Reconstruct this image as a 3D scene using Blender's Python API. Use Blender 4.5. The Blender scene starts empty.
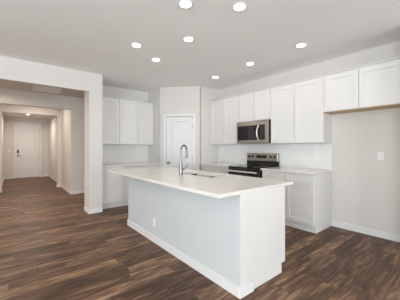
import bpy, bmesh, math, random
from mathutils import Vector, Matrix
random.seed(7)
S = bpy.context.scene
COL = S.collection
PI = math.pi

# ------------------------------------------------------------ camera
F_PX, HORIZON, YAW, EYE = 232.715, 148.064, math.radians(39.143), 1.278
cam = bpy.data.objects.new('camera', bpy.data.cameras.new('camera'))
COL.objects.link(cam)
cam.location = (0, 0, EYE)
cam.rotation_euler = (PI/2, 0, -YAW)
cam.data.sensor_width = 36.0
cam.data.lens = F_PX/400*36.0
cam.data.shift_y = -(150-HORIZON)/400
cam.data.clip_start = .05
S.camera = cam

# ------------------------------------------------------------ sky, daylight, exposure
W = bpy.data.worlds.new('sky'); S.world = W
W.use_nodes = True
bgn = W.node_tree.nodes['Background']
bgn.inputs[0].default_value = (.80, .90, 1.0, 1)
bgn.inputs[1].default_value = .4

def day(name, loc, rot, sx, sy, power, color):
    l = bpy.data.lights.new(name, 'AREA'); l.shape = 'RECTANGLE'
    l.size = sx; l.size_y = sy; l.energy = power; l.color = color
    o = bpy.data.objects.new(name, l); COL.objects.link(o)
    o.location = loc; o.rotation_euler = rot
    return o
# daylight through the patio door, the rear window and the side window behind the camera
day('patio_daylight', (-.9, -5.86, 1.22), (PI/2, 0, 0), 3.5, 2.3, 100, (.86, .94, 1))
day('rear_daylight', (2.5, -5.86, 1.5), (PI/2, 0, 0), 1.7, 1.4, 70, (.86, .94, 1))
day('side_daylight', (-4.46, -.9, 1.45), (PI/2, 0, -PI/2), 4.4, 1.6, 235, (.85, .94, 1))
# added upward-facing lamps outside those windows, to brighten the ceiling
day('ceiling_fill_rear', (-.9, -7.2, .05), (math.radians(140), 0, 0), 4.5, 2.2, 470, (.92, .97, 1))
day('ceiling_fill_side', (-5.9, -.9, .05), (math.radians(140), 0, -PI/2), 5.0, 2.2, 560, (.90, .96, 1))

VS = S.view_settings
VS.view_transform = 'Standard'; VS.look = 'None'; VS.gamma = 1.0; VS.use_curve_mapping = False
VS.exposure = 0.35
S.cycles.max_bounces = 10; S.cycles.diffuse_bounces = 6; S.cycles.glossy_bounces = 4
S.cycles.use_denoising = True
S.cycles.sample_clamp_indirect = 6

# ------------------------------------------------------------ materials
def nt(name):
    m = bpy.data.materials.new(name); m.use_nodes = True
    return m, m.node_tree, m.node_tree.nodes['Principled BSDF']

def mth(t, op, a, b=None, c=None):
    n = t.nodes.new('ShaderNodeMath'); n.operation = op
    for i, v in enumerate((a, b, c)):
        if v is None: continue
        if isinstance(v, (int, float)): n.inputs[i].default_value = v
        else: t.links.new(v, n.inputs[i])
    return n.outputs[0]

def mat(name, col, rough=.5, metal=0, var=.03, scale=6, bump=0, bscale=200, spec=.5, coat=0):
    m, t, p = nt(name)
    p.inputs['Roughness'].default_value = rough
    p.inputs['Metallic'].default_value = metal
    p.inputs['Specular IOR Level'].default_value = spec
    p.inputs['Coat Weight'].default_value = coat
    tc = t.nodes.new('ShaderNodeTexCoord')
    nz = t.nodes.new('ShaderNodeTexNoise'); nz.inputs['Scale'].default_value = scale; nz.inputs['Detail'].default_value = 3
    t.links.new(tc.outputs['Object'], nz.inputs['Vector'])
    mx = t.nodes.new('ShaderNodeMixRGB')
    mx.inputs[1].default_value = (*[c*(1-var) for c in col], 1)
    mx.inputs[2].default_value = (*[min(1, c*(1+var)) for c in col], 1)
    t.links.new(nz.outputs['Fac'], mx.inputs[0]); t.links.new(mx.outputs[0], p.inputs['Base Color'])
    if bump:
        n2 = t.nodes.new('ShaderNodeTexNoise'); n2.inputs['Scale'].default_value = bscale
        t.links.new(tc.outputs['Object'], n2.inputs['Vector'])
        b = t.nodes.new('ShaderNodeBump'); b.inputs['Strength'].default_value = bump; b.inputs['Distance'].default_value = .002
        t.links.new(n2.outputs['Fac'], b.inputs['Height']); t.links.new(b.outputs['Normal'], p.inputs['Normal'])
    return m

def glow(name, col, strength):
    m, t, p = nt(name)
    p.inputs['Base Color'].default_value = (*col, 1)
    p.inputs['Emission Color'].default_value = (*col, 1)
    p.inputs['Emission Strength'].default_value = strength
    return m

def brushed(name, col, rough):
    m, t, p = nt(name)
    p.inputs['Metallic'].default_value = 1
    tc = t.nodes.new('ShaderNodeTexCoord'); mp = t.nodes.new('ShaderNodeMapping')
    mp.inputs['Scale'].default_value = (4, 4, 260)
    nz = t.nodes.new('ShaderNodeTexNoise'); nz.inputs['Scale'].default_value = 3
    t.links.new(tc.outputs['Object'], mp.inputs[0]); t.links.new(mp.outputs[0], nz.inputs['Vector'])
    mx = t.nodes.new('ShaderNodeMixRGB')
    mx.inputs[1].default_value = (*[c*.92 for c in col], 1); mx.inputs[2].default_value = (*[min(1, c*1.06) for c in col], 1)
    t.links.new(nz.outputs['Fac'], mx.inputs[0]); t.links.new(mx.outputs[0], p.inputs['Base Color'])
    r = mth(t, 'MULTIPLY_ADD', nz.outputs['Fac'], .12, rough-.06); t.links.new(r, p.inputs['Roughness'])
    return m

def plank_floor():
    m, t, p = nt('walnut_vinyl_planks')
    PW, PL = .135, 1.1
    tc = t.nodes.new('ShaderNodeTexCoord'); sp = t.nodes.new('ShaderNodeSeparateXYZ')
    t.links.new(tc.outputs['Object'], sp.inputs[0])
    X, Y = sp.outputs[0], sp.outputs[1]
    yr = mth(t, 'DIVIDE', Y, PW); row = mth(t, 'FLOOR', yr)
    wn = t.nodes.new('ShaderNodeTexWhiteNoise'); wn.noise_dimensions = '1D'; t.links.new(row, wn.inputs['W'])
    xr = mth(t, 'ADD', mth(t, 'DIVIDE', X, PL), mth(t, 'MULTIPLY', wn.outputs['Value'], 5.0))
    col = mth(t, 'FLOOR', xr)
    cb = t.nodes.new('ShaderNodeCombineXYZ'); t.links.new(row, cb.inputs[0]); t.links.new(col, cb.inputs[1])
    w2 = t.nodes.new('ShaderNodeTexWhiteNoise'); w2.noise_dimensions = '2D'; t.links.new(cb.outputs[0], w2.inputs['Vector'])
    # grain, stretched along the plank and shifted from plank to plank
    gv = t.nodes.new('ShaderNodeCombineXYZ')
    t.links.new(mth(t, 'MULTIPLY', X, 3.0), gv.inputs[0]); t.links.new(mth(t, 'MULTIPLY', Y, 22.0), gv.inputs[1])
    t.links.new(mth(t, 'MULTIPLY', w2.outputs['Value'], 37.0), gv.inputs[2])
    g = t.nodes.new('ShaderNodeTexNoise'); g.inputs['Scale'].default_value = 1.0; g.inputs['Detail'].default_value = 5; g.inputs['Roughness'].default_value = .6
    g.inputs['Distortion'].default_value = .6
    t.links.new(gv.outputs[0], g.inputs['Vector'])
    gf = t.nodes.new('ShaderNodeCombineXYZ')
    t.links.new(mth(t, 'MULTIPLY', X, 5.0), gf.inputs[0]); t.links.new(mth(t, 'MULTIPLY', Y, 90.0), gf.inputs[1])
    t.links.new(mth(t, 'MULTIPLY', w2.outputs['Value'], 91.0), gf.inputs[2])
    g2 = t.nodes.new('ShaderNodeTexNoise'); g2.inputs['Scale'].default_value = 1.0; g2.inputs['Detail'].default_value = 3
    t.links.new(gf.outputs[0], g2.inputs['Vector'])
    v = mth(t, 'ADD', mth(t, 'MULTIPLY', w2.outputs['Value'], .48), mth(t, 'MULTIPLY', mth(t, 'SUBTRACT', g.outputs['Fac'], .5), 2.3))
    v = mth(t, 'ADD', v, mth(t, 'MULTIPLY', mth(t, 'SUBTRACT', g2.outputs['Fac'], .5), .6))
    v = mth(t, 'ADD', v, .25)
    r = t.nodes.new('ShaderNodeValToRGB'); e = r.color_ramp
    e.elements[0].position = .0; e.elements[0].color = (.058, .032, .021, 1)
    e.elements[1].position = 1.; e.elements[1].color = (.40, .25, .152, 1)
    for pos, c in ((.3, (.098, .057, .038, 1)), (.52, (.145, .083, .053, 1)), (.75, (.225, .133, .080, 1))):
        k = e.elements.new(pos); k.color = c
    t.links.new(v, r.inputs[0])
    fy = mth(t, 'FRACT', yr); fx = mth(t, 'FRACT', xr)
    ey = mth(t, 'MINIMUM', fy, mth(t, 'SUBTRACT', 1.0, fy)); ex = mth(t, 'MINIMUM', fx, mth(t, 'SUBTRACT', 1.0, fx))
    gap = mth(t, 'MAXIMUM', mth(t, 'LESS_THAN', ey, .010), mth(t, 'LESS_THAN', ex, .0018))
    mx = t.nodes.new('ShaderNodeMixRGB'); mx.inputs[2].default_value = (.025, .015, .011, 1)
    t.links.new(mth(t, 'MULTIPLY', gap, .75), mx.inputs[0]); t.links.new(r.outputs[0], mx.inputs[1])
    t.links.new(mx.outputs[0], p.inputs['Base Color'])
    t.links.new(mth(t, 'MULTIPLY_ADD', g.outputs['Fac'], .15, .36), p.inputs['Roughness'])
    p.inputs['Specular IOR Level'].default_value = .16
    b = t.nodes.new('ShaderNodeBump'); b.inputs['Strength'].default_value = .25; b.inputs['Distance'].default_value = .002
    t.links.new(mth(t, 'SUBTRACT', g2.outputs['Fac'], gap), b.inputs['Height']); t.links.new(b.outputs['Normal'], p.inputs['Normal'])
    return m

def tile_mat(swap):
    # small white tiles laid in a herringbone: 45 degree lattice with alternating long and short joints
    m, t, p = nt('white_herringbone_tile')
    tc = t.nodes.new('ShaderNodeTexCoord'); sp = t.nodes.new('ShaderNodeSeparateXYZ')
    t.links.new(tc.outputs['Object'], sp.inputs[0])
    U = sp.outputs[1] if swap else sp.outputs[0]; V = sp.outputs[2]
    k = .7071/.034
    a = mth(t, 'MULTIPLY', mth(t, 'ADD', U, V), k); b = mth(t, 'MULTIPLY', mth(t, 'SUBTRACT', V, U), k)
    i = mth(t, 'FLOOR', a); j = mth(t, 'FLOOR', b)
    fa = mth(t, 'FRACT', a); fb = mth(t, 'FRACT', b)
    q = mth(t, 'FLOORED_MODULO', mth(t, 'SUBTRACT', i, j), 4.0)
    # cell class 0,1 -> tile runs along a (first, second half); 2,3 -> along b
    lo_a, hi_a = mth(t, 'LESS_THAN', fa, .07), mth(t, 'GREATER_THAN', fa, .93)
    lo_b, hi_b = mth(t, 'LESS_THAN', fb, .07), mth(t, 'GREATER_THAN', fb, .93)
    is0 = mth(t, 'COMPARE', q, 0.0, .1); is1 = mth(t, 'COMPARE', q, 1.0, .1)
    is2 = mth(t, 'COMPARE', q, 2.0, .1); is3 = mth(t, 'COMPARE', q, 3.0, .1)
    along_a = mth(t, 'ADD', is0, is1); along_b = mth(t, 'ADD', is2, is3)
    g = mth(t, 'MULTIPLY', along_a, mth(t, 'MAXIMUM', lo_b, hi_b))
    g = mth(t, 'MAXIMUM', g, mth(t, 'MULTIPLY', along_b, mth(t, 'MAXIMUM', lo_a, hi_a)))
    g = mth(t, 'MAXIMUM', g, mth(t, 'MULTIPLY', is0, lo_a)); g = mth(t, 'MAXIMUM', g, mth(t, 'MULTIPLY', is1, hi_a))
    g = mth(t, 'MAXIMUM', g, mth(t, 'MULTIPLY', is3, lo_b)); g = mth(t, 'MAXIMUM', g, mth(t, 'MULTIPLY', is2, hi_b))
    cb = t.nodes.new('ShaderNodeCombineXYZ'); t.links.new(i, cb.inputs[0]); t.links.new(j, cb.inputs[1])
    w = t.nodes.new('ShaderNodeTexWhiteNoise'); w.noise_dimensions = '2D'; t.links.new(cb.outputs[0], w.inputs['Vector'])
    mx0 = t.nodes.new('ShaderNodeMixRGB'); mx0.inputs[1].default_value = (.77, .77, .76, 1); mx0.inputs[2].default_value = (.86, .86, .85, 1)
    t.links.new(w.outputs['Value'], mx0.inputs[0])
    mx = t.nodes.new('ShaderNodeMixRGB'); mx.inputs[2].default_value = (.66, .66, .65, 1)
    t.links.new(g, mx.inputs[0]); t.links.new(mx0.outputs[0], mx.inputs[1]); t.links.new(mx.outputs[0], p.inputs['Base Color'])
    p.inputs['Roughness'].default_value = .25
    bm_ = t.nodes.new('ShaderNodeBump'); bm_.inputs['Strength'].default_value = .3; bm_.inputs['Distance'].default_value = .002
    t.links.new(mth(t, 'SUBTRACT', 1.0, g), bm_.inputs['Height']); t.links.new(bm_.outputs['Normal'], p.inputs['Normal'])
    return m

def quartz():
    m, t, p = nt('warm_white_quartz')
    tc = t.nodes.new('ShaderNodeTexCoord')
    a = t.nodes.new('ShaderNodeTexNoise'); a.inputs['Scale'].default_value = 5; a.inputs['Detail'].default_value = 6
    f = t.nodes.new('ShaderNodeTexNoise'); f.inputs['Scale'].default_value = 160; f.inputs['Detail'].default_value = 2
    for n in (a, f): t.links.new(tc.outputs['Object'], n.inputs['Vector'])
    r = t.nodes.new('ShaderNodeValToRGB'); e = r.color_ramp
    e.elements[0].position = .3; e.elements[0].color = (.72, .67, .62, 1)
    e.elements[1].position = .6; e.elements[1].color = (.80, .765, .725, 1)
    t.links.new(mth(t, 'ADD', mth(t, 'MULTIPLY', a.outputs['Fac'], .5), mth(t, 'MULTIPLY', f.outputs['Fac'], .5)), r.inputs[0])
    t.links.new(r.outputs[0], p.inputs['Base Color'])
    p.inputs['Roughness'].default_value = .14
    return m

def wood_tan():
    m, t, p = nt('bare_maple_panel')
    tc = t.nodes.new('ShaderNodeTexCoord'); mp = t.nodes.new('ShaderNodeMapping'); mp.inputs['Scale'].default_value = (3, 40, 40)
    nz = t.nodes.new('ShaderNodeTexNoise'); nz.inputs['Scale'].default_value = 1.5; nz.inputs['Detail'].default_value = 4
    t.links.new(tc.outputs['Object'], mp.inputs[0]); t.links.new(mp.outputs[0], nz.inputs['Vector'])
    r = t.nodes.new('ShaderNodeValToRGB'); e = r.color_ramp
    e.elements[0].color = (.42, .27, .13, 1); e.elements[1].color = (.62, .44, .25, 1)
    t.links.new(nz.outputs['Fac'], r.inputs[0]); t.links.new(r.outputs[0], p.inputs['Base Color'])
    p.inputs['Roughness'].default_value = .5
    return m

def pane_mat():
    m, t, p = nt('window_glass')
    out = t.nodes['Material Output']; t.nodes.remove(p)
    tr = t.nodes.new('ShaderNodeBsdfTransparent'); gl = t.nodes.new('ShaderNodeBsdfGlossy'); gl.inputs['Roughness'].default_value = .02
    mx = t.nodes.new('ShaderNodeMixShader'); mx.inputs[0].default_value = .06
    t.links.new(tr.outputs[0], mx.inputs[1]); t.links.new(gl.outputs[0], mx.inputs[2]); t.links.new(mx.outputs[0], out.inputs[0])
    return m

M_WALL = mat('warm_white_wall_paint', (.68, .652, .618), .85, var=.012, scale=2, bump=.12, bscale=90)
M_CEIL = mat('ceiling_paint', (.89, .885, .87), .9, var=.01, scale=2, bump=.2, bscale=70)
M_TRIM = mat('white_trim_paint', (.77, .765, .755), .4, var=.01)
M_CAB = mat('white_cabinet_lacquer', (.735, .72, .70), .38, var=.01)
M_TOE = mat('white_toe_board', (.74, .73, .72), .5, var=.01)
M_ISL = mat('island_panel_cool_light', (.60, .625, .63), .6, var=.012, bump=.08, bscale=90)  # cool window light on this side is put into the grey colour
M_FLOOR = plank_floor()
M_TILE_R = tile_mat(True); M_TILE_B = tile_mat(False)
M_QUARTZ = quartz()
M_TAN = wood_tan()
M_STEEL = brushed('brushed_stainless_steel', (.43, .41, .385), .28)
M_NICKEL = mat('brushed_nickel', (.24, .228, .215), .30, 1, var=.02)
M_BRIGHT = mat('polished_steel_handle', (.92, .91, .90), .38, 1, var=.01)
M_BLACK = mat('black_enamel', (.012, .012, .013), .25, var=.1)
M_BGLASS = mat('black_glass', (.010, .010, .012), .05, var=.05, coat=.5)
M_DARK = mat('dark_grey_plastic', (.05, .048, .047), .4)
M_PLATE = mat('white_plastic_plate', (.84, .83, .81), .35, var=.01)
M_SLOT = mat('shadow_slot', (.10, .10, .10), .6)
M_GRILLE = mat('white_grille_metal', (.88, .87, .85), .5, var=.02)
M_DOOR = mat('white_door_paint', (.74, .735, .73), .42, var=.01)
M_LED = glow('downlight_lens', (1, .96, .90), 9)
M_DISPLAY = mat('dark_display_glass', (.006, .007, .009), .08)
M_FRAME = mat('window_frame_vinyl', (.80, .80, .79), .4)
M_PANE = pane_mat()

# ------------------------------------------------------------ mesh helpers
def box(bm, x0, y0, z0, x1, y1, z1, bev=0):
    x0, x1 = sorted((x0, x1)); y0, y1 = sorted((y0, y1)); z0, z1 = sorted((z0, z1))
    r = bmesh.ops.create_cube(bm, size=1, matrix=Matrix.Translation(((x0+x1)/2, (y0+y1)/2, (z0+z1)/2)) @ Matrix.Diagonal((x1-x0, y1-y0, z1-z0, 1)))
    if bev:
        ed = {e for v in r['verts'] for e in v.link_edges}
        bmesh.ops.bevel(bm, geom=list(ed), offset=bev, segments=2, affect='EDGES', profile=.5)
    return bm
def bx(*a, bev=0):
    return box(bmesh.new(), *a, bev=bev)

def lathe(bm, prof, seg=32, axis='Z', at=(0, 0, 0)):
    """prof: list of (radius, height). Spun about the axis."""
    rings = []
    for r, h in prof:
        ring = []
        for k in range(seg):
            a = 2*PI*k/seg; c, s = r*math.cos(a), r*math.sin(a)
            v = {'Z': (c, s, h), 'Y': (c, h, s), 'X': (h, c, s)}[axis]
            ring.append(bm.verts.new((v[0]+at[0], v[1]+at[1], v[2]+at[2])))
        rings.append(ring)
    for A, B in zip(rings, rings[1:]):
        for k in range(seg):
            bm.faces.new((A[k], A[(k+1) % seg], B[(k+1) % seg], B[k]))
    bm.faces.new(rings[0][::-1]); bm.faces.new(rings[-1])
    bmesh.ops.recalc_face_normals(bm, faces=bm.faces[:])
    return bm

def sweep(bm, pts, radii, seg=14):
    pts = [Vector(p) for p in pts]; n = len(pts)
    if isinstance(radii, (int, float)): radii = [radii]*n
    up = None; rings = []
    for i, p in enumerate(pts):
        d = (pts[min(i+1, n-1)]-pts[max(i-1, 0)]).normalized()
        if up is None:
            up = d.orthogonal().normalized()
        up = (up-d*up.dot(d)).normalized(); sd = d.cross(up)
        rings.append([bm.verts.new(p+(up*math.cos(2*PI*k/seg)+sd*math.sin(2*PI*k/seg))*radii[i]) for k in range(seg)])
    for A, B in zip(rings, rings[1:]):
        for k in range(seg):
            bm.faces.new((A[k], A[(k+1) % seg], B[(k+1) % seg], B[k]))
    bm.faces.new(rings[0][::-1]); bm.faces.new(rings[-1])
    bmesh.ops.recalc_face_normals(bm, faces=bm.faces[:])
    return bm

def obj(name, bm, m, parent=None, loc=None, smooth=False):
    me = bpy.data.meshes.new(name); bm.to_mesh(me); bm.free()
    me.materials.append(m)
    if smooth:
        for f in me.polygons: f.use_smooth = True
        me.set_sharp_from_angle(angle=math.radians(35))
    o = bpy.data.objects.new(name, me); COL.objects.link(o)
    if parent: o.parent = parent
    if loc: o.location = loc
    return o

def tag(o, label, cat, group=None):
    o['label'] = label; o['category'] = cat
    if group: o['group'] = group
    return o
def thing(name, label, cat, loc=(0, 0, 0), rz=0, group=None):
    o = bpy.data.objects.new(name, None); COL.objects.link(o)
    o.empty_display_size = .1
    o.location = loc; o.rotation_euler = (0, 0, rz)
    return tag(o, label, cat, group)
def struct(name, bm, m, parent=None, loc=None, rz=0, smooth=False):
    o = obj(name, bm, m, parent, loc, smooth)
    o.rotation_euler = (0, 0, rz)
    if not parent: o['kind'] = 'structure'
    return o

def panel_face(bm, x0, z0, x1, z1, y, rings, arch=0):
    """Front (facing -y) of a slab at depth y: the field x0..x1, z0..z1, stepped by rings of (inset, depth)."""
    def loop(ins, dep):
        L = []
        a0, a1, b0, b1 = x0+ins, x1-ins, z0+ins, z1-ins
        n = 10 if arch else 1
        L.append((a0, y+dep, b0)); L.append((a1, y+dep, b0))
        for k in range(n+1):
            u = k/n
            L.append((a1+(a0-a1)*u, y+dep, b1-arch*(1-math.sin(PI*u))))
        return [bm.verts.new(v) for v in L]
    prev = None; first = None
    for ins, dep in rings:
        cur = loop(ins, dep)
        if prev:
            for k in range(len(cur)):
                bm.faces.new((prev[k], prev[(k+1) % len(cur)], cur[(k+1) % len(cur)], cur[k]))
        else: first = cur
        prev = cur
    bm.faces.new(prev)
    return first

def shaker(w, h, t=.020, rail=.062, rec=.010):
    """A shaker front: origin at the lower left of its back face, front towards -y."""
    bm = bmesh.new()
    rail = min(rail, h*.32)
    panel_face(bm, 0, 0, w, h, -t, [(0, .001), (.001, 0), (rail, 0), (rail+.003, rec)])
    B = [bm.verts.new(v) for v in ((0, 0, 0), (w, 0, 0), (w, 0, h), (0, 0, h))]
    bm.faces.new(B[::-1])
    box_side = [v for v in bm.verts if abs(v.co.y+t-.001) < 1e-6 and (v.co.x < 1e-6 or v.co.x > w-1e-6) and (v.co.z < 1e-6 or v.co.z > h-1e-6)]
    F = sorted(box_side, key=lambda v: (v.co.z > h/2, (v.co.x > w/2) != (v.co.z > h/2)))
    # F: (0,0),(w,0),(w,h),(0,h)  (an extra coincident corner of the loop is merged below)
    bmesh.ops.remove_doubles(bm, verts=bm.verts[:], dist=1e-5)
    def vat(x, yy, z):
        return min(bm.verts, key=lambda v: (v.co-Vector((x, yy, z))).length)
    fr = [vat(x, -t+.001, z) for x, z in ((0, 0), (w, 0), (w, h), (0, h))]
    bk = [vat(x, 0, z) for x, z in ((0, 0), (w, 0), (w, h), (0, h))]
    for k in range(4):
        bm.faces.new((fr[k], bk[k], bk[(k+1) % 4], fr[(k+1) % 4]))
    bmesh.ops.recalc_face_normals(bm, faces=bm.faces[:])
    return bm

# ------------------------------------------------------------ the room
H = 2.74
XS, YA, YB = 4.099, 4.853, 5.623
XP, YP, XQ, YW = 2.806, 4.978, 3.468, 4.271
XPL, XPR = 1.184, 1.429
Y2, Y3, YD = 7.24, 8.787, 12.5
BACK = -5.6; LEFT = -4.2
E_ = .0015

struct('floor', bx(LEFT-.15, BACK-.15, -.12, XS+.15, YD+.15, 0), M_FLOOR)
cl = bmesh.new()
box(cl, LEFT-.15, BACK-.15, H, XS+.15, YB+.13, H+.12)
struct('ceiling', cl, M_CEIL)
struct('ceiling_hall', bx(-2.2, YA+.117, 2.70, XPL+.03, Y3+.14, H-.001), M_WALL)  # hall and entry ceilings: dim, floor-tinted light put in by the darker wall paint
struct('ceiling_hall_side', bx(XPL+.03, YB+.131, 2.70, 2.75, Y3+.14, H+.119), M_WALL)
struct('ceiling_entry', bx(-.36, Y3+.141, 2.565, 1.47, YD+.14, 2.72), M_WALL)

# wall with the wide opening: header and pier are one wall
b = bmesh.new()
box(b, -.80, YA, 2.38, XPL, YA+.115, H)
box(b, XPL, YA, 0, XPR, YA+.36, H)
box(b, LEFT, YA, 0, -.80, YA+.115, H)
struct('wall_hall_opening', b, M_WALL)
struct('wall_niche_side', bx(XPR-.13, YA+.361, 0, XPR, YB+.13, H), M_WALL)
struct('wall_kitchen_back', bx(XPR+.001, YB, 0, XP+.1, YB+.13, H), M_WALL)
struct('wall_kitchen_right', bx(XS, BACK, 0, XS+.13, YW+.12, H), M_WALL)
struct('wall_pantry_left', bx(XP, YP+.05, 0, XP+.1, YB-.001, H), M_WALL)
struct('wall_pantry_right', bx(XQ+.05, YW, 0, XS-.001, YW+.1, H), M_WALL)
# diagonal pantry wall with its door: local x along the wall, front is -y
DL = math.hypot(XQ-XP, YW-YP); DA = math.atan2(YW-YP, XQ-XP)
d0, d1, dz = .150, .806, 2.035
b = bmesh.new()
box(b, 0, 0, 0, d0-.004, .10, H); box(b, d1+.004, 0, 0, DL, .10, H); box(b, d0-.004, 0, dz+.004, d1+.004, .10, H)
struct('wall_pantry_front', b, M_WALL, loc=(XP, YP, 0), rz=DA)
b = bmesh.new()
cw, ct = .060, .016
box(b, d0-.012-cw+.01, -ct, 0, d0-.002, -E_, dz+.055, bev=.004)
box(b, d1+.002, -ct, 0, d1+.012+cw-.01, -E_, dz+.055, bev=.004)
box(b, d0-.0015, -ct, dz+.002, d1+.0015, -E_, dz+.055, bev=.004)
struct('trim_1', b, M_TRIM, loc=(XP, YP, 0), rz=DA)

def slab_door(w, h, t, fields):
    """Door slab with sunken moulded panels. Built as a front with rings plus a slab behind."""
    bm = bmesh.new()
    xs = sorted({0, w} | {f[0] for f in fields} | {f[2] for f in fields})
    zs = sorted({0, h} | {f[1] for f in fields} | {f[3] for f in fields})
    for i in range(len(xs)-1):
        for j in range(len(zs)-1):
            a0, a1, b0, b1 = xs[i], xs[i+1], zs[j], zs[j+1]
            fld = [f for f in fields if f[0] <= a0+1e-6 and f[2] >= a1-1e-6 and f[1] <= b0+1e-6 and f[3] >= b1-1e-6]
            if fld: continue
            bm.faces.new([bm.verts.new(v) for v in ((a0, 0, b0), (a1, 0, b0), (a1, 0, b1), (a0, 0, b1))])
    for f in fields:
        arch = f[4]
        panel_face(bm, f[0], f[1], f[2], f[3], 0, [(0, 0), (.012, .010), (.030, .010), (.050, .003)], arch=arch)
        if arch:   # spandrels above the arch, level with the slab face
            n = 10
            for k in range(n):
                u0, u1 = k/n, (k+1)/n
                xa, xb = f[2]+(f[0]-f[2])*u0, f[2]+(f[0]-f[2])*u1
                za, zb = f[3]-arch*(1-math.sin(PI*u0)), f[3]-arch*(1-math.sin(PI*u1))
                bm.faces.new([bm.verts.new(v) for v in ((xa, 0, za), (xa, 0, f[3]), (xb, 0, f[3]), (xb, 0, zb))])
    bmesh.ops.remove_doubles(bm, verts=bm.verts[:], dist=1e-5)
    bmesh.ops.recalc_face_normals(bm, faces=bm.faces[:])
    for f in bm.faces: f.normal_update()
    up = sum(f.normal.y for f in bm.faces)
    if up > 0: bmesh.ops.reverse_faces(bm, faces=bm.faces[:])
    box(bm, 0, .012, 0, w, t, h)
    bm2 = bm
    for x0, x1, z0, z1 in ((0, .004, 0, h), (w-.004, w, 0, h), (0, w, 0, .004), (0, w, h-.004, h)):
        box(bm2, x0, .0002, z0, x1, .0125, z1)
    return bm2

def lever(parent, x, z, out=-1, mirror=1):
    b = lathe(bmesh.new(), [(.030, 0), (.030, -.008), (.012, -.010), (.011, -.042), (.024, -.046), (.028, -.058), (.022, -.070), (.008, -.074)], 20, 'Y', (x, -.0005, z))
    return obj('door_knob', b, M_NICKEL, parent, smooth=True)

dw = d1-d0
pd = struct('door_1', slab_door(dw, dz-.012, .035, [(.115, .20, dw-.115, .86, 0), (.115, 1.02, dw-.115, dz-.13, 0)]), M_DOOR)
pd.location = (XP+math.cos(DA)*d0-math.sin(DA)*.022, YP+math.sin(DA)*d0+math.cos(DA)*.022, .010); pd.rotation_euler = (0, 0, DA)
lever(pd, .062, .915)
for z in (.22, 1.02, 1.80):
    obj('door_hinge', bx(dw-.012, -.012, z-.045, dw-.001, -.0005, z+.045, bev=.002), M_NICKEL, pd)

# hall beyond the opening
b = bmesh.new()
box(b, -.80, Y2, 2.345, 1.295, Y2+.115, 2.699)
box(b, 1.295, Y2, 0, 2.6, Y3, 2.699)
box(b, -2.1, Y2, 0, -.80, Y2+.115, 2.699)
struct('wall_hall_inner', b, M_WALL)
b = bmesh.new()
box(b, -.203, Y3, 2.33, 1.182, Y3+.14, 2.699)
box(b, 1.182, Y3+.0005, 0, 1.46, Y3+.14, 2.699)
box(b, -.80, Y3, 0, -.203, Y3+.14, 2.699)
struct('wall_entry_opening', b, M_WALL)
struct('wall_hall_end', bx(2.601, YB+.132, 0, 2.74, Y3, 2.699), M_WALL)
struct('wall_hall_left', bx(-2.2, YA+.117, 0, -2.1, Y2, 2.699), M_WALL)
struct('wall_hall_left_inner', bx(-.93, Y2+.117, 0, -.801, Y3+.14, 2.699), M_WALL)
struct('wall_entry_right', bx(1.335, Y3+.142, 0, 1.46, YD-.001, 2.564), M_WALL)
struct('wall_entry_left', bx(-.35, Y3+.142, 0, -.225, YD-.001, 2.564), M_WALL)
# entry end wall around the front door
f0, f1, fz = .172, .990, 2.305
b = bmesh.new()
box(b, -.35, YD, 0, f0-.004, YD+.13, 2.564); box(b, f1+.004, YD, 0, 1.46, YD+.13, 2.564); box(b, f0-.004, YD, fz+.004, f1+.004, YD+.13, 2.564)
struct('wall_entry_end', b, M_WALL)
b = bmesh.new()
box(b, f0-.068, YD-.018, 0, f0-.002, YD-E_, fz+.066, bev=.004); box(b, f1+.002, YD-.018, 0, f1+.068, YD-E_, fz+.066, bev=.004)
box(b, f0-.0015, YD-.018, fz+.002, f1+.0015, YD-E_, fz+.066, bev=.004)
struct('trim_2', b, M_TRIM)
fw = f1-f0
fd = struct('door_2', slab_door(fw, fz-.012, .045, [(.14, .22, fw-.14, .88, 0), (.14, 1.04, fw-.14, fz-.15, .09)]), M_DOOR, loc=(f0, YD+.022, .010))
b = bx(.038, -.022, 1.04, .108, -.0005, 1.20, bev=.008)
obj('keypad_deadbolt', b, M_BLACK, fd)
b = lathe(bmesh.new(), [(.032, 0), (.032, -.010), (.011, -.012), (.011, -.05)], 20, 'Y', (.072, -.0005, .94))
box(b, .060, -.060, .930, .175, -.046, .950, bev=.005)
obj('door_handle', b, M_DARK, fd)
for z in (.25, .86, 1.46, 2.06):
    obj('door_hinge', bx(fw-.012, -.012, z-.05, fw-.001, -.0005, z+.05, bev=.002), M_DARK, fd)

# walls behind the camera, with the openings the daylight comes through
b = bmesh.new()
for x0, x1, z0, z1 in ((LEFT, -2.65, 0, H), (.85, 1.65, 0, H), (3.35, XS, 0, H), (-2.65, .85, 2.42, H), (1.65, 3.35, 0, .80), (1.65, 3.35, 2.25, H)):
    box(b, x0, BACK-.13, z0, x1, BACK, z1)
struct('wall_rear', b, M_WALL)
b = bmesh.new()
for y0, y1, z0, z1 in ((BACK, -3.15, 0, H), (1.35, YA+.116, 0, H), (-3.15, 1.35, 0, .60), (-3.15, 1.35, 2.30, H)):
    box(b, LEFT-.13, y0, z0, LEFT, y1, z1)
struct('wall_left', b, M_WALL)
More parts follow.
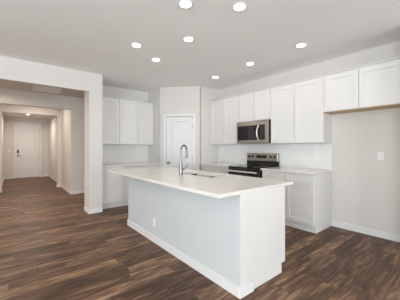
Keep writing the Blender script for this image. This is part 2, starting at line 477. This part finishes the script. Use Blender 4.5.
# refrigerator alcove cheek
struct('wall_fridge_side', bx(3.60, .50, 0, XS-.001, .635, H-.001), M_WALL)
def win(name, x0, x1, z0, z1, rot=False):
    o = bmesh.new(); fr = .05
    box(o, x0, -.03, z0, x0+fr, .03, z1); box(o, x1-fr, -.03, z0, x1, .03, z1)
    box(o, x0+fr, -.03, z0, x1-fr, .03, z0+fr); box(o, x0+fr, -.03, z1-fr, x1-fr, .03, z1)
    xm = (x0+x1)/2; box(o, xm-fr/2, -.028, z0+fr, xm+fr/2, .028, z1-fr)
    w = struct(name, o, M_FRAME)
    if rot: w.location = (LEFT-.065, 0, 0); w.rotation_euler = (0, 0, PI/2)
    else: w.location = (0, BACK-.065, 0)
    for a0, a1 in ((x0+fr, xm-fr/2), (xm+fr/2, x1-fr)):
        obj('pane', bx(a0, -.004, z0+fr, a1, .004, z1-fr), M_PANE, w)
    return w
win('window_1', -2.645, .845, .012, 2.415)
win('window_2', 1.655, 3.345, .805, 2.245)
win('window_3', -3.145, 1.345, .605, 2.295, True)

# baseboards
BH, BT = .095, .014
def bb(name, segs):
    b = bmesh.new()
    for x0, y0, x1, y1 in segs: box(b, x0, y0, 0, x1, y1, BH, bev=.003)
    return struct(name, b, M_TRIM)
bb('baseboard_right', [(XS-BT, .64, XS-E_, 1.598)])
bb('baseboard_pier', [(XPL-BT, YA-BT, XPR, YA-E_), (XPL-BT, YA-E_, XPL-E_, YA+.36)])
bb('baseboard_pantry', [(XP-BT, YP+.0, XP-E_, 4.99)])
bb('baseboard_hall', [(1.295-BT, Y2-BT, 2.6, Y2-E_), (1.295-BT, Y2-E_, 1.295-E_, Y3-E_), (1.182-BT, Y3-BT, 1.295-BT-E_, Y3-E_), (1.182-BT, Y3-E_, 1.182-E_, Y3+.14),
                      (-.203+E_, Y3, -.203+BT, Y3+.14)])
bb('baseboard_entry', [(1.335-BT, Y3+.145, 1.335-E_, YD-BT-E_), (f1+.070, YD-BT, 1.335-E_, YD-E_), (-.225+E_, YD-BT, f0-.070, YD-E_), (-.225+E_, Y3+.145, -.225+BT, YD-BT-E_)])
bb('baseboard_rear', [(LEFT, BACK+E_, -2.65, BACK+BT), (.85, BACK+E_, XS-BT, BACK+BT)])

# tiled backsplashes
struct('trim_3', bx(XS-.009, 1.602, .9165, XS-.001, YW-.001, 1.3605), M_TILE_R)
struct('trim_4', bx(XPR+.001, YB-.009, .9165, XP-.001, YB-.001, 1.3605), M_TILE_B)

# ------------------------------------------------------------ cabinets (local x to the right, front towards -y, back at y=0)
def wall_cabinet(label, loc, rz, w, z0, z1, doors, depth=.314, under=None, group=None, door_lift=.010):
    t = thing('wall_cabinet', label, 'cabinet', (*loc, z0), rz, group)
    h = z1-z0
    b = bmesh.new()
    if under:
        box(b, 0, -depth, .012, w, -E_, h)
        obj('cabinet_body', b, M_CAB, t)
        u = obj('bottom_panel', bx(0, -depth, 0, w, -E_, .0115), under, t)
        u['label'] = 'bare tan wood underside'
    else:
        box(b, 0, -depth, 0, w, -E_, h)
        obj('cabinet_body', b, M_CAB, t)
    obj('top_moulding', bx(0, -depth-.026, h+.0005, w, -.004, h+.016, bev=.003), M_CAB, t)
    for x0, x1 in doors:
        d = obj('door', shaker(x1-x0, h-door_lift-.022), M_CAB, t, (x0, -depth-.001, door_lift))
    return t

R90 = -PI/2
UB, UT = 1.362, 2.400
def ryu(y): return (XS, y)
def spread_doors(w, n, side=.012, gap=.009, left=0, right=0):
    tot = w-2*side-left-right; dw_ = (tot-gap*(n-1))/n
    return [(side+left+k*(dw_+gap), side+left+k*(dw_+gap)+dw_) for k in range(n)]
GW = 'white shaker wall cabinets'
wall_cabinet('white two-door wall cabinet left of the microwave, against the corner pantry wall', ryu(4.268), R90, 4.268-3.312, UB, UT, spread_doors(.956, 2, left=.05))
wall_cabinet('short white two-door cabinet directly above the microwave', ryu(3.311), R90, 3.311-2.545, 1.816, UT, spread_doors(.766, 2))
wall_cabinet('full-height white two-door wall cabinet right of the microwave', ryu(2.544), R90, 2.544-1.602, UB, UT, spread_doors(.942, 2))
wall_cabinet('short white two-door cabinet high over the empty refrigerator space, tan underside', ryu(1.601), R90, 1.601-.637, 1.827, UT, spread_doors(.964, 2, side=.03), under=M_TAN)
wall_cabinet('single-door white wall cabinet next to the hallway pier, left end of the back wall', (XPR+.002, YB), 0, 1.932-XPR-.002, UB, UT, [(.025, .490)])
wall_cabinet('two-door white wall cabinet on the back wall beside the pantry corner', (1.933, YB), 0, XP-.003-1.933, UB, UT, [(.006, .440), (.449, .858)])

def base_cabinet(label, loc, rz, w, n, depth=.590, top=.8835):
    t = thing('base_cabinet', label, 'cabinet', (*loc, 0), rz)
    obj('cabinet_body', bx(0, -depth, .100, w, -E_, top), M_CAB, t)
    obj('toe_kick', bx(.0, -depth+.03, 0, w, -E_, .0995), M_TOE, t)
    for x0, x1 in spread_doors(w, n):
        obj('drawer', shaker(x1-x0, .138, rail=.040), M_CAB, t, (x0, -depth-.001, top-.016-.138))
        obj('door', shaker(x1-x0, top-.016-.138-.006-.112), M_CAB, t, (x0, -depth-.001, .112))
    return t
base_cabinet('white base cabinet right of the range, its panelled side facing the refrigerator space', ryu(2.538), R90, 2.538-1.602, 2)
base_cabinet('white base cabinet left of the range, running to the pantry wall', ryu(4.268), R90, 4.268-3.312, 2)
base_cabinet('white base cabinet on the back wall beside the hallway pier', (XPR+.002, YB), 0, .51, 1)
base_cabinet('white base cabinet on the back wall beside the pantry, behind the island', (XPR+.513, YB), 0, XP-.003-XPR-.513, 2)

def worktop(label, x0, y0, x1, y1, z0=.885, z1=.916, bev=.003):
    return tag(obj('countertop', bx(x0, y0, z0, x1, y1, z1, bev=bev), M_QUARTZ), label, 'countertop')
worktop('pale quartz countertop on the base cabinet right of the range', XS-.640, 1.575, XS-.0015, 2.540)
worktop('pale quartz countertop on the base cabinet left of the range', XS-.640, 3.310, XS-.0015, YW-.0015)
worktop('pale quartz countertop along the back wall below the left wall cabinets', XPR+.0015, YB-.640, XP-.0015, YB-.0015)

# ------------------------------------------------------------ island
IX0, IX1, IY0, IY1 = 1.502, 2.222, 1.322, 3.745
isl = thing('kitchen_island', 'long white kitchen island base with a plain grey-white back panel', 'island', (0, 0, 0))
kb = bmesh.new(); box(kb, IX0+.013, IY0, 0, IX0+.150, IY1, .8845)
obj('back_panel', kb, M_ISL, isl)['label'] = 'plain panel facing the open floor, cool light tinted into its grey-white'
obj('end_panel', bx(IX0+.151, IY0+.002, .100, IX1, IY0+.020, .8845), M_CAB, isl)
obj('end_panel', bx(IX0+.151, IY1-.020, .100, IX1, IY1-.002, .8845), M_CAB, isl)
ecap = bx(IX0+.0128, IY0-.004, BH+.001, IX0+.150, IY0-.0005, .8845); obj('corner_trim', ecap, M_CAB, isl)
cb_ = bmesh.new()
# cabinet carcass: open topped under the sink
box(cb_, IX0+.151, IY0+.0205, .100, IX0+.166, IY1-.0205, .8845)
box(cb_, IX1-.018, IY0+.0205, .100, IX1, IY1-.0205, .8845)
box(cb_, IX0+.166, IY0+.0205, .100, IX1-.018, IY1-.0205, .118)
obj('cabinet_body', cb_, M_CAB, isl)
obj('toe_kick', bx(IX0+.151, IY0+.004, 0, IX1-.062, IY1-.004, .0995), M_TOE, isl)
ib = bmesh.new()
box(ib, IX0-.0, IY0-.014, 0, IX0+.0125, IY1+.014, BH, bev=.003)
box(ib, IX0+.0126, IY0-.014, 0, IX0+.185, IY0-.0005, BH, bev=.003)
box(ib, IX0+.0126, IY1+.0005, 0, IX0+.185, IY1+.014, BH, bev=.003)
obj('baseboard', ib, M_TRIM, isl)
n_ = 5; lw = (IY1-IY0-.04)/n_
for k in range(n_):
    d = obj('door', shaker(lw-.008, .745), M_CAB, isl, (IX1+.001, IY0+.024+k*lw, .118))
    d.rotation_euler = (0, 0, PI/2)
# worktop with the sink cut-out
SX0, SX1, SY0, SY1 = 1.905, 2.245-.02, 2.140, 2.800
CX0, CX1, CY0, CY1 = 1.252, 2.360, 1.312, 3.945
b = bmesh.new()
z0, z1 = .885, .916
def ringv(z, x0, y0, x1, y1): return [b.verts.new(v) for v in ((x0, y0, z), (x1, y0, z), (x1, y1, z), (x0, y1, z))]
ot, it = ringv(z1, CX0, CY0, CX1, CY1), ringv(z1, SX0, SY0, SX1, SY1)
ob, ibv = ringv(z0, CX0, CY0, CX1, CY1), ringv(z0, SX0, SY0, SX1, SY1)
for k in range(4):
    j = (k+1) % 4
    b.faces.new((ot[k], ot[j], it[j], it[k])); b.faces.new((ob[k], ibv[k], ibv[j], ob[j]))
    b.faces.new((ot[k], ob[k], ob[j], ot[j])); b.faces.new((it[k], it[j], ibv[j], ibv[k]))
bmesh.ops.recalc_face_normals(b, faces=b.faces[:])
oe = [e for e in b.edges if all(v in ot for v in e.verts) or all(v in ob for v in e.verts)]
bmesh.ops.bevel(b, geom=oe, offset=.003, segments=2, affect='EDGES')
tag(obj('countertop', b, M_QUARTZ), 'long pale quartz countertop on the island, holding sink and faucet', 'countertop')

# sink: two steel bowls hung under the cut-out
def bowl(x0, y0, x1, y1, zt, zb, r=.04, wall=.002):
    bm = bmesh.new(); n = 6
    def loop(x0, y0, x1, y1, z, r):
        P = []
        for cx, cy, a in ((x1-r, y1-r, 0), (x0+r, y1-r, PI/2), (x0+r, y0+r, PI), (x1-r, y0+r, 1.5*PI)):
            for k in range(n+1):
                t = a+PI/2*k/n; P.append(bm.verts.new((cx+r*math.cos(t), cy+r*math.sin(t), z)))
        return P
    L = [loop(x0, y0, x1, y1, zt, r), loop(x0+.004, y0+.004, x1-.004, y1-.004, zb+.03, r), loop(x0+.015, y0+.015, x1-.015, y1-.015, zb+.006, r), loop(x0+.035, y0+.035, x1-.035, y1-.035, zb, r)]
    for A, B in zip(L, L[1:]):
        for k in range(len(A)):
            j = (k+1) % len(A); bm.faces.new((A[k], A[j], B[j], B[k]))
    bm.faces.new(L[-1])
    O = [loop(x0-wall, y0-wall, x1+wall, y1+wall, zt, r+wall), loop(x0-wall, y0-wall, x1+wall, y1+wall, zb-.004, r+wall)]
    A, B = O
    for k in range(len(A)):
        j = (k+1) % len(A); bm.faces.new((A[k], B[k], B[j], A[j])); bm.faces.new((L[0][k], A[k], A[j], L[0][j]))
    bm.faces.new(B[::-1])
    bmesh.ops.recalc_face_normals(bm, faces=bm.faces[:])
    return bm
snk = thing('kitchen_sink', 'undermount stainless double sink set into the island countertop', 'sink', (0, 0, 0))
ym = SY0+.25
M_SINK = brushed('sink_steel_dark_reflection', (.05, .043, .038), .28)  # dark brown reflections are put into the steel's colour
for y0, y1 in ((SY0+.003, ym-.011), (ym+.011, SY1-.003)):
    bo = obj('bowl', bowl(SX0+.003, y0, SX1-.003, y1, .884, .69), M_SINK, snk, smooth=True)
    obj('drain', lathe(bmesh.new(), [(.042, 0), (.042, .003), (.030, .004), (.028, .001), (.004, .001)], 20, 'Z', ((SX0+SX1)/2, (y0+y1)/2, .6905)), M_NICKEL, bo, smooth=True)
obj('rim', bx(SX0+.003, ym-.0085, .86, SX1-.003, ym+.0085, .884), M_SINK, snk)

# faucet
FX, FY, FZ = 1.805, 2.605, .9165
fa = thing('faucet', 'tall brushed nickel gooseneck faucet on the island behind the sink', 'faucet', (FX-.012, FY+.010, FZ), math.radians(20))
obj('base_ring', lathe(bmesh.new(), [(.031, 0), (.031, .006), (.027, .010)], 28), M_NICKEL, fa, smooth=True)
obj('body', lathe(bmesh.new(), [(.0255, .0105), (.0245, .05), (.0235, .10), (.0175, .15), (.0145, .19), (.0135, .215)], 28), M_NICKEL, fa, smooth=True)
R_ = .070
pts = [(0, 0, .2155), (0, 0, .26), (0, 0, .325)]
for k in range(1, 17):
    a = PI-PI*k/16*1.0
    pts.append((R_+R_*math.cos(a), 0, .325+R_*1.06*math.sin(a)))
pts.append((2*R_+.001, 0, .300))
obj('spout', sweep(bmesh.new(), pts, .0125), M_NICKEL, fa, smooth=True)
obj('spray_head', lathe(bmesh.new(), [(.0135, .2995), (.0155, .280), (.0175, .235), (.0185, .215), (.013, .212)], 24, 'Z', (2*R_+.001, 0, 0)), M_NICKEL, fa, smooth=True)
hb = lathe(bmesh.new(), [(.014, -.024), (.014, -.046), (.010, -.052)], 18, 'Y', (0, 0, .075))
sweep(hb, [(0, -.045, .078), (.012, -.060, .095), (.030, -.082, .130), (.036, -.088, .142)], [.007, .0065, .006, .005], 10)
obj('handle', hb, M_NICKEL, fa, smooth=True)

# ------------------------------------------------------------ range (origin centre back, front -y)
rg = thing('range', 'stainless and black electric range with backguard between the base cabinets', 'stove', (XS-.012, 2.925, 0), R90)
hw = .379
obj('range_body', bx(-hw, -.60, .09, hw, -.02, .903), M_BLACK, rg)
obj('kick_plate', bx(-hw+.02, -.55, 0, hw-.02, -.05, .0895), M_DARK, rg)
obj('storage_drawer', bx(-hw+.002, -.655, .10, hw-.002, -.601, .265, bev=.006), M_STEEL, rg)
od = obj('oven_door', bx(-hw+.002, -.660, .275, hw-.002, -.601, .902, bev=.006), M_BGLASS, rg)
od['label'] = 'black glass oven door'
wp = obj('door_window', bx(-hw+.10, -.6625, .40, hw-.10, -.6605, .70, bev=.0008), M_DISPLAY, od)
hd = sweep(bmesh.new(), [(-hw+.035, -.700, .828), (-.1, -.706, .828), (.1, -.706, .828), (hw-.035, -.700, .828)], .0165, 14)
for sx in (-1, 1): box(hd, sx*(hw-.060)-.012, -.700, .818, sx*(hw-.060)+.012, -.6605, .838, bev=.003)
hd_ = obj('oven_handle', hd, M_BRIGHT, od, smooth=True); hd_['label'] = 'bright steel bar handle'
obj('cooktop', bx(-hw, -.650, .9035, hw, -.075, .918, bev=.004), M_BGLASS, rg)['label'] = 'black glass cooktop'
for x, y, r in ((-.19, -.48, .105), (.19, -.48, .085), (-.19, -.22, .075), (.19, -.22, .105)):
    obj('burner_ring', lathe(bmesh.new(), [(r, .9182), (r, .9187), (r-.004, .9187), (r-.004, .9183)], 40, 'Z', (x, y, 0)), M_DARK, rg)
bg_ = bmesh.new(); box(bg_, -hw, -.070, .9185, hw, -.02, 1.010)
obj('backguard_base', bg_, M_BLACK, rg)
cp = obj('control_panel', bx(-hw, -.074, 1.0105, hw, -.02, 1.170, bev=.006), M_STEEL, rg)
cp['label'] = 'stainless control panel with black knobs'
obj('display', bx(-.125, -.0765, 1.072, .125, -.0745, 1.130), M_DISPLAY, cp)
for x in (-.315, -.225, .225, .315):
    obj('knob', lathe(bmesh.new(), [(.024, -.0745), (.024, -.080), (.020, -.083), (.018, -.098), (.014, -.101)], 22, 'Y', (x, 0, 1.100)), M_BLACK, cp, smooth=True)

# ------------------------------------------------------------ microwave
mw = thing('microwave', 'stainless over-the-range microwave under the short wall cabinet', 'microwave', (XS, 2.9275, 1.376), R90)
hw = .3785; mh = .4375
obj('case', bx(-hw, -.375, 0, hw, -E_, mh), M_BLACK, mw)['label'] = 'black sides and back'
obj('vent_strip', bx(-hw, -.412, mh-.052, hw, -.3755, mh, bev=.004), M_STEEL, mw)
md = bmesh.new()
dx1 = hw-.175
# door frame around the window
box(md, -hw, -.412, .004, dx1, -.3755, .058); box(md, -hw, -.412, mh-.088, dx1, -.3755, mh-.0535)
box(md, -hw, -.412, .0585, -hw+.028, -.3755, mh-.0885)
md_ = obj('door', md, M_STEEL, mw)
obj('door_window', bx(-hw+.0285, -.4095, .0585, dx1-.0, -.376, mh-.0885), M_BGLASS, md_)['label'] = 'dark glass window'
hp = []
for k in range(13):
    u = k/12; hp.append((dx1-.032, -.414-.050*math.sin(PI*u), .055+u*(mh-.155)))
obj('handle', sweep(bmesh.new(), hp, [.0135]*13, 12), M_BRIGHT, md_, smooth=True)['label'] = 'bright curved vertical bar handle'
ctl = bmesh.new()
box(ctl, dx1+.004, -.412, .004, hw, -.3755, .058); box(ctl, hw-.060, -.412, .0585, hw, -.3755, mh-.0535); box(ctl, dx1+.004, -.412, mh-.088, hw-.0605, -.3755, mh-.0535)
c_ = obj('control_panel', ctl, M_STEEL, mw)
obj('keypad', bx(dx1+.004, -.410, .0585, hw-.0605, -.376, mh-.0885), M_BLACK, c_)

# ------------------------------------------------------------ outlets and switches
def plate(name, label, cat, loc, rz, toggle=False):
    t = thing(name, label, cat, loc, rz)
    obj('cover_plate', bx(-.036, -.006, -.058, .036, -E_, .058, bev=.002), M_PLATE, t)
    if toggle:
        obj('rocker', bx(-.016, -.010, -.032, .016, -.0062, .032, bev=.002), M_PLATE, t)
    else:
        for z in (-.020, .020):
            f_ = obj('socket', bx(-.016, -.0085, z-.014, .016, -.0062, z+.014, bev=.003), M_PLATE, t)
            s_ = bmesh.new()
            for x in (-.006, .006): box(s_, x-.0015, -.0093, z-.003, x+.0015, -.0087, z+.007)
            box(s_, -.002, -.0093, z-.010, .002, -.0087, z-.006)
            obj('slots', s_, M_SLOT, f_)
    return t
plate('wall_outlet', 'white outlet alone on the bare wall of the refrigerator space', 'outlet', (XS, .947, 1.165), R90)
plate('wall_outlet', 'white outlet on the tile right of the range', 'outlet', (XS-.009, 1.845, 1.160), R90)
plate('wall_outlet', 'white outlet on the tile below the left wall cabinets', 'outlet', (2.475, YB-.009, 1.150), 0)
plate('wall_outlet', 'white outlet low on the back panel of the island', 'outlet', (IX0+.013, 2.844, .275), R90)
plate('light_switch', 'white light switch on the entry wall left of the front door', 'switch', (-.045, YD, 1.17), 0, True)

# ------------------------------------------------------------ ceiling vent in the hall
vt = thing('ceiling_vent', 'white return-air grille on the hall ceiling just beyond the opening', 'vent', (.69, 6.60, 2.70))
vw, vd = .29, .40
fb_ = bmesh.new()
for a in ((-vw, -vd, vw, -vd+.03), (-vw, vd-.03, vw, vd), (-vw, -vd+.03, -vw+.03, vd-.03), (vw-.03, -vd+.03, vw, vd-.03)):
    box(fb_, a[0], a[1], -.012, a[2], a[3], -E_)
obj('frame', fb_, M_GRILLE, vt)
sl = bmesh.new(); k = -vd+.045
while k < vd-.04:
    box(sl, -vw+.0305, k, -.010, vw-.0305, k+.016, -.004); k += .024
obj('louvre', sl, M_GRILLE, vt)
obj('backing', bx(-vw+.0305, -vd+.0305, -.0035, vw-.0305, vd-.0305, -E_), M_GRILLE, vt)

# ------------------------------------------------------------ recessed lights
def downlight(label, x, y, z, power, col=(1, .90, .78), r=.056, spread=3.0, group=None):
    t = thing('recessed_light', label, 'ceiling light', (x, y, z), 0, group)
    b = lathe(bmesh.new(), [(r+.020, -E_), (r+.020, -.006), (r+.012, -.009), (r+.001, -.007), (r+.001, -.004)], 36)
    obj('trim_ring', b, M_TRIM, t, smooth=True)
    l_ = obj('lens', lathe(bmesh.new(), [(r, -.0045), (r, -.010), (r*.8, -.0125), (.004, -.0135)], 36), M_LED, t, smooth=True)
    l_['label'] = 'glowing white lens'
    ld = bpy.data.lights.new('lamp', 'AREA'); ld.shape = 'DISK'; ld.size = .14; ld.energy = power; ld.color = col; ld.spread = spread
    o = bpy.data.objects.new('lamp', ld); COL.objects.link(o); o.parent = t; o.location = (0, 0, -.016)
    return t
PW_ = 1.0
for lab, x, y in (
    ('recessed ceiling light at the top edge of the photo, left of the nearest one', 1.372, 1.918),
    ('recessed ceiling light nearest the camera, large and right of the other top one', 1.834, 1.606),
    ('recessed ceiling light in the middle, straight above the faucet', 1.85, 2.517),
    ('leftmost recessed ceiling light, over the open floor beyond the island', 1.385, 3.129),
    ('recessed ceiling light closest to the back wall cabinets, above the pantry corner', 1.862, 3.438),
    ('recessed ceiling light furthest right, in front of the cabinets by the refrigerator space', 3.195, 1.656),
    ('recessed ceiling light in front of the microwave, second from right', 3.21, 2.575),
    ('smallest recessed ceiling light, in front of the cabinets nearest the pantry door', 3.266, 3.514)):
    downlight(lab, x, y, H, PW_, group='recessed kitchen ceiling lights')
downlight('small recessed light on the entry ceiling above the front door', .515, 11.0, 2.565, 20, (1, .87, .77), r=.045)
downlight('added recessed light on the hall ceiling, unseen behind the header of the wide opening', -.75, 6.1, 2.70, 36, (1, .85, .72))  # unseen lamp added to brighten the hall
downlight('added recessed light, unseen behind the inner hall header', .55, 8.0, 2.70, 12, (1, .85, .72))  # another unseen lamp, added to light the inner hall
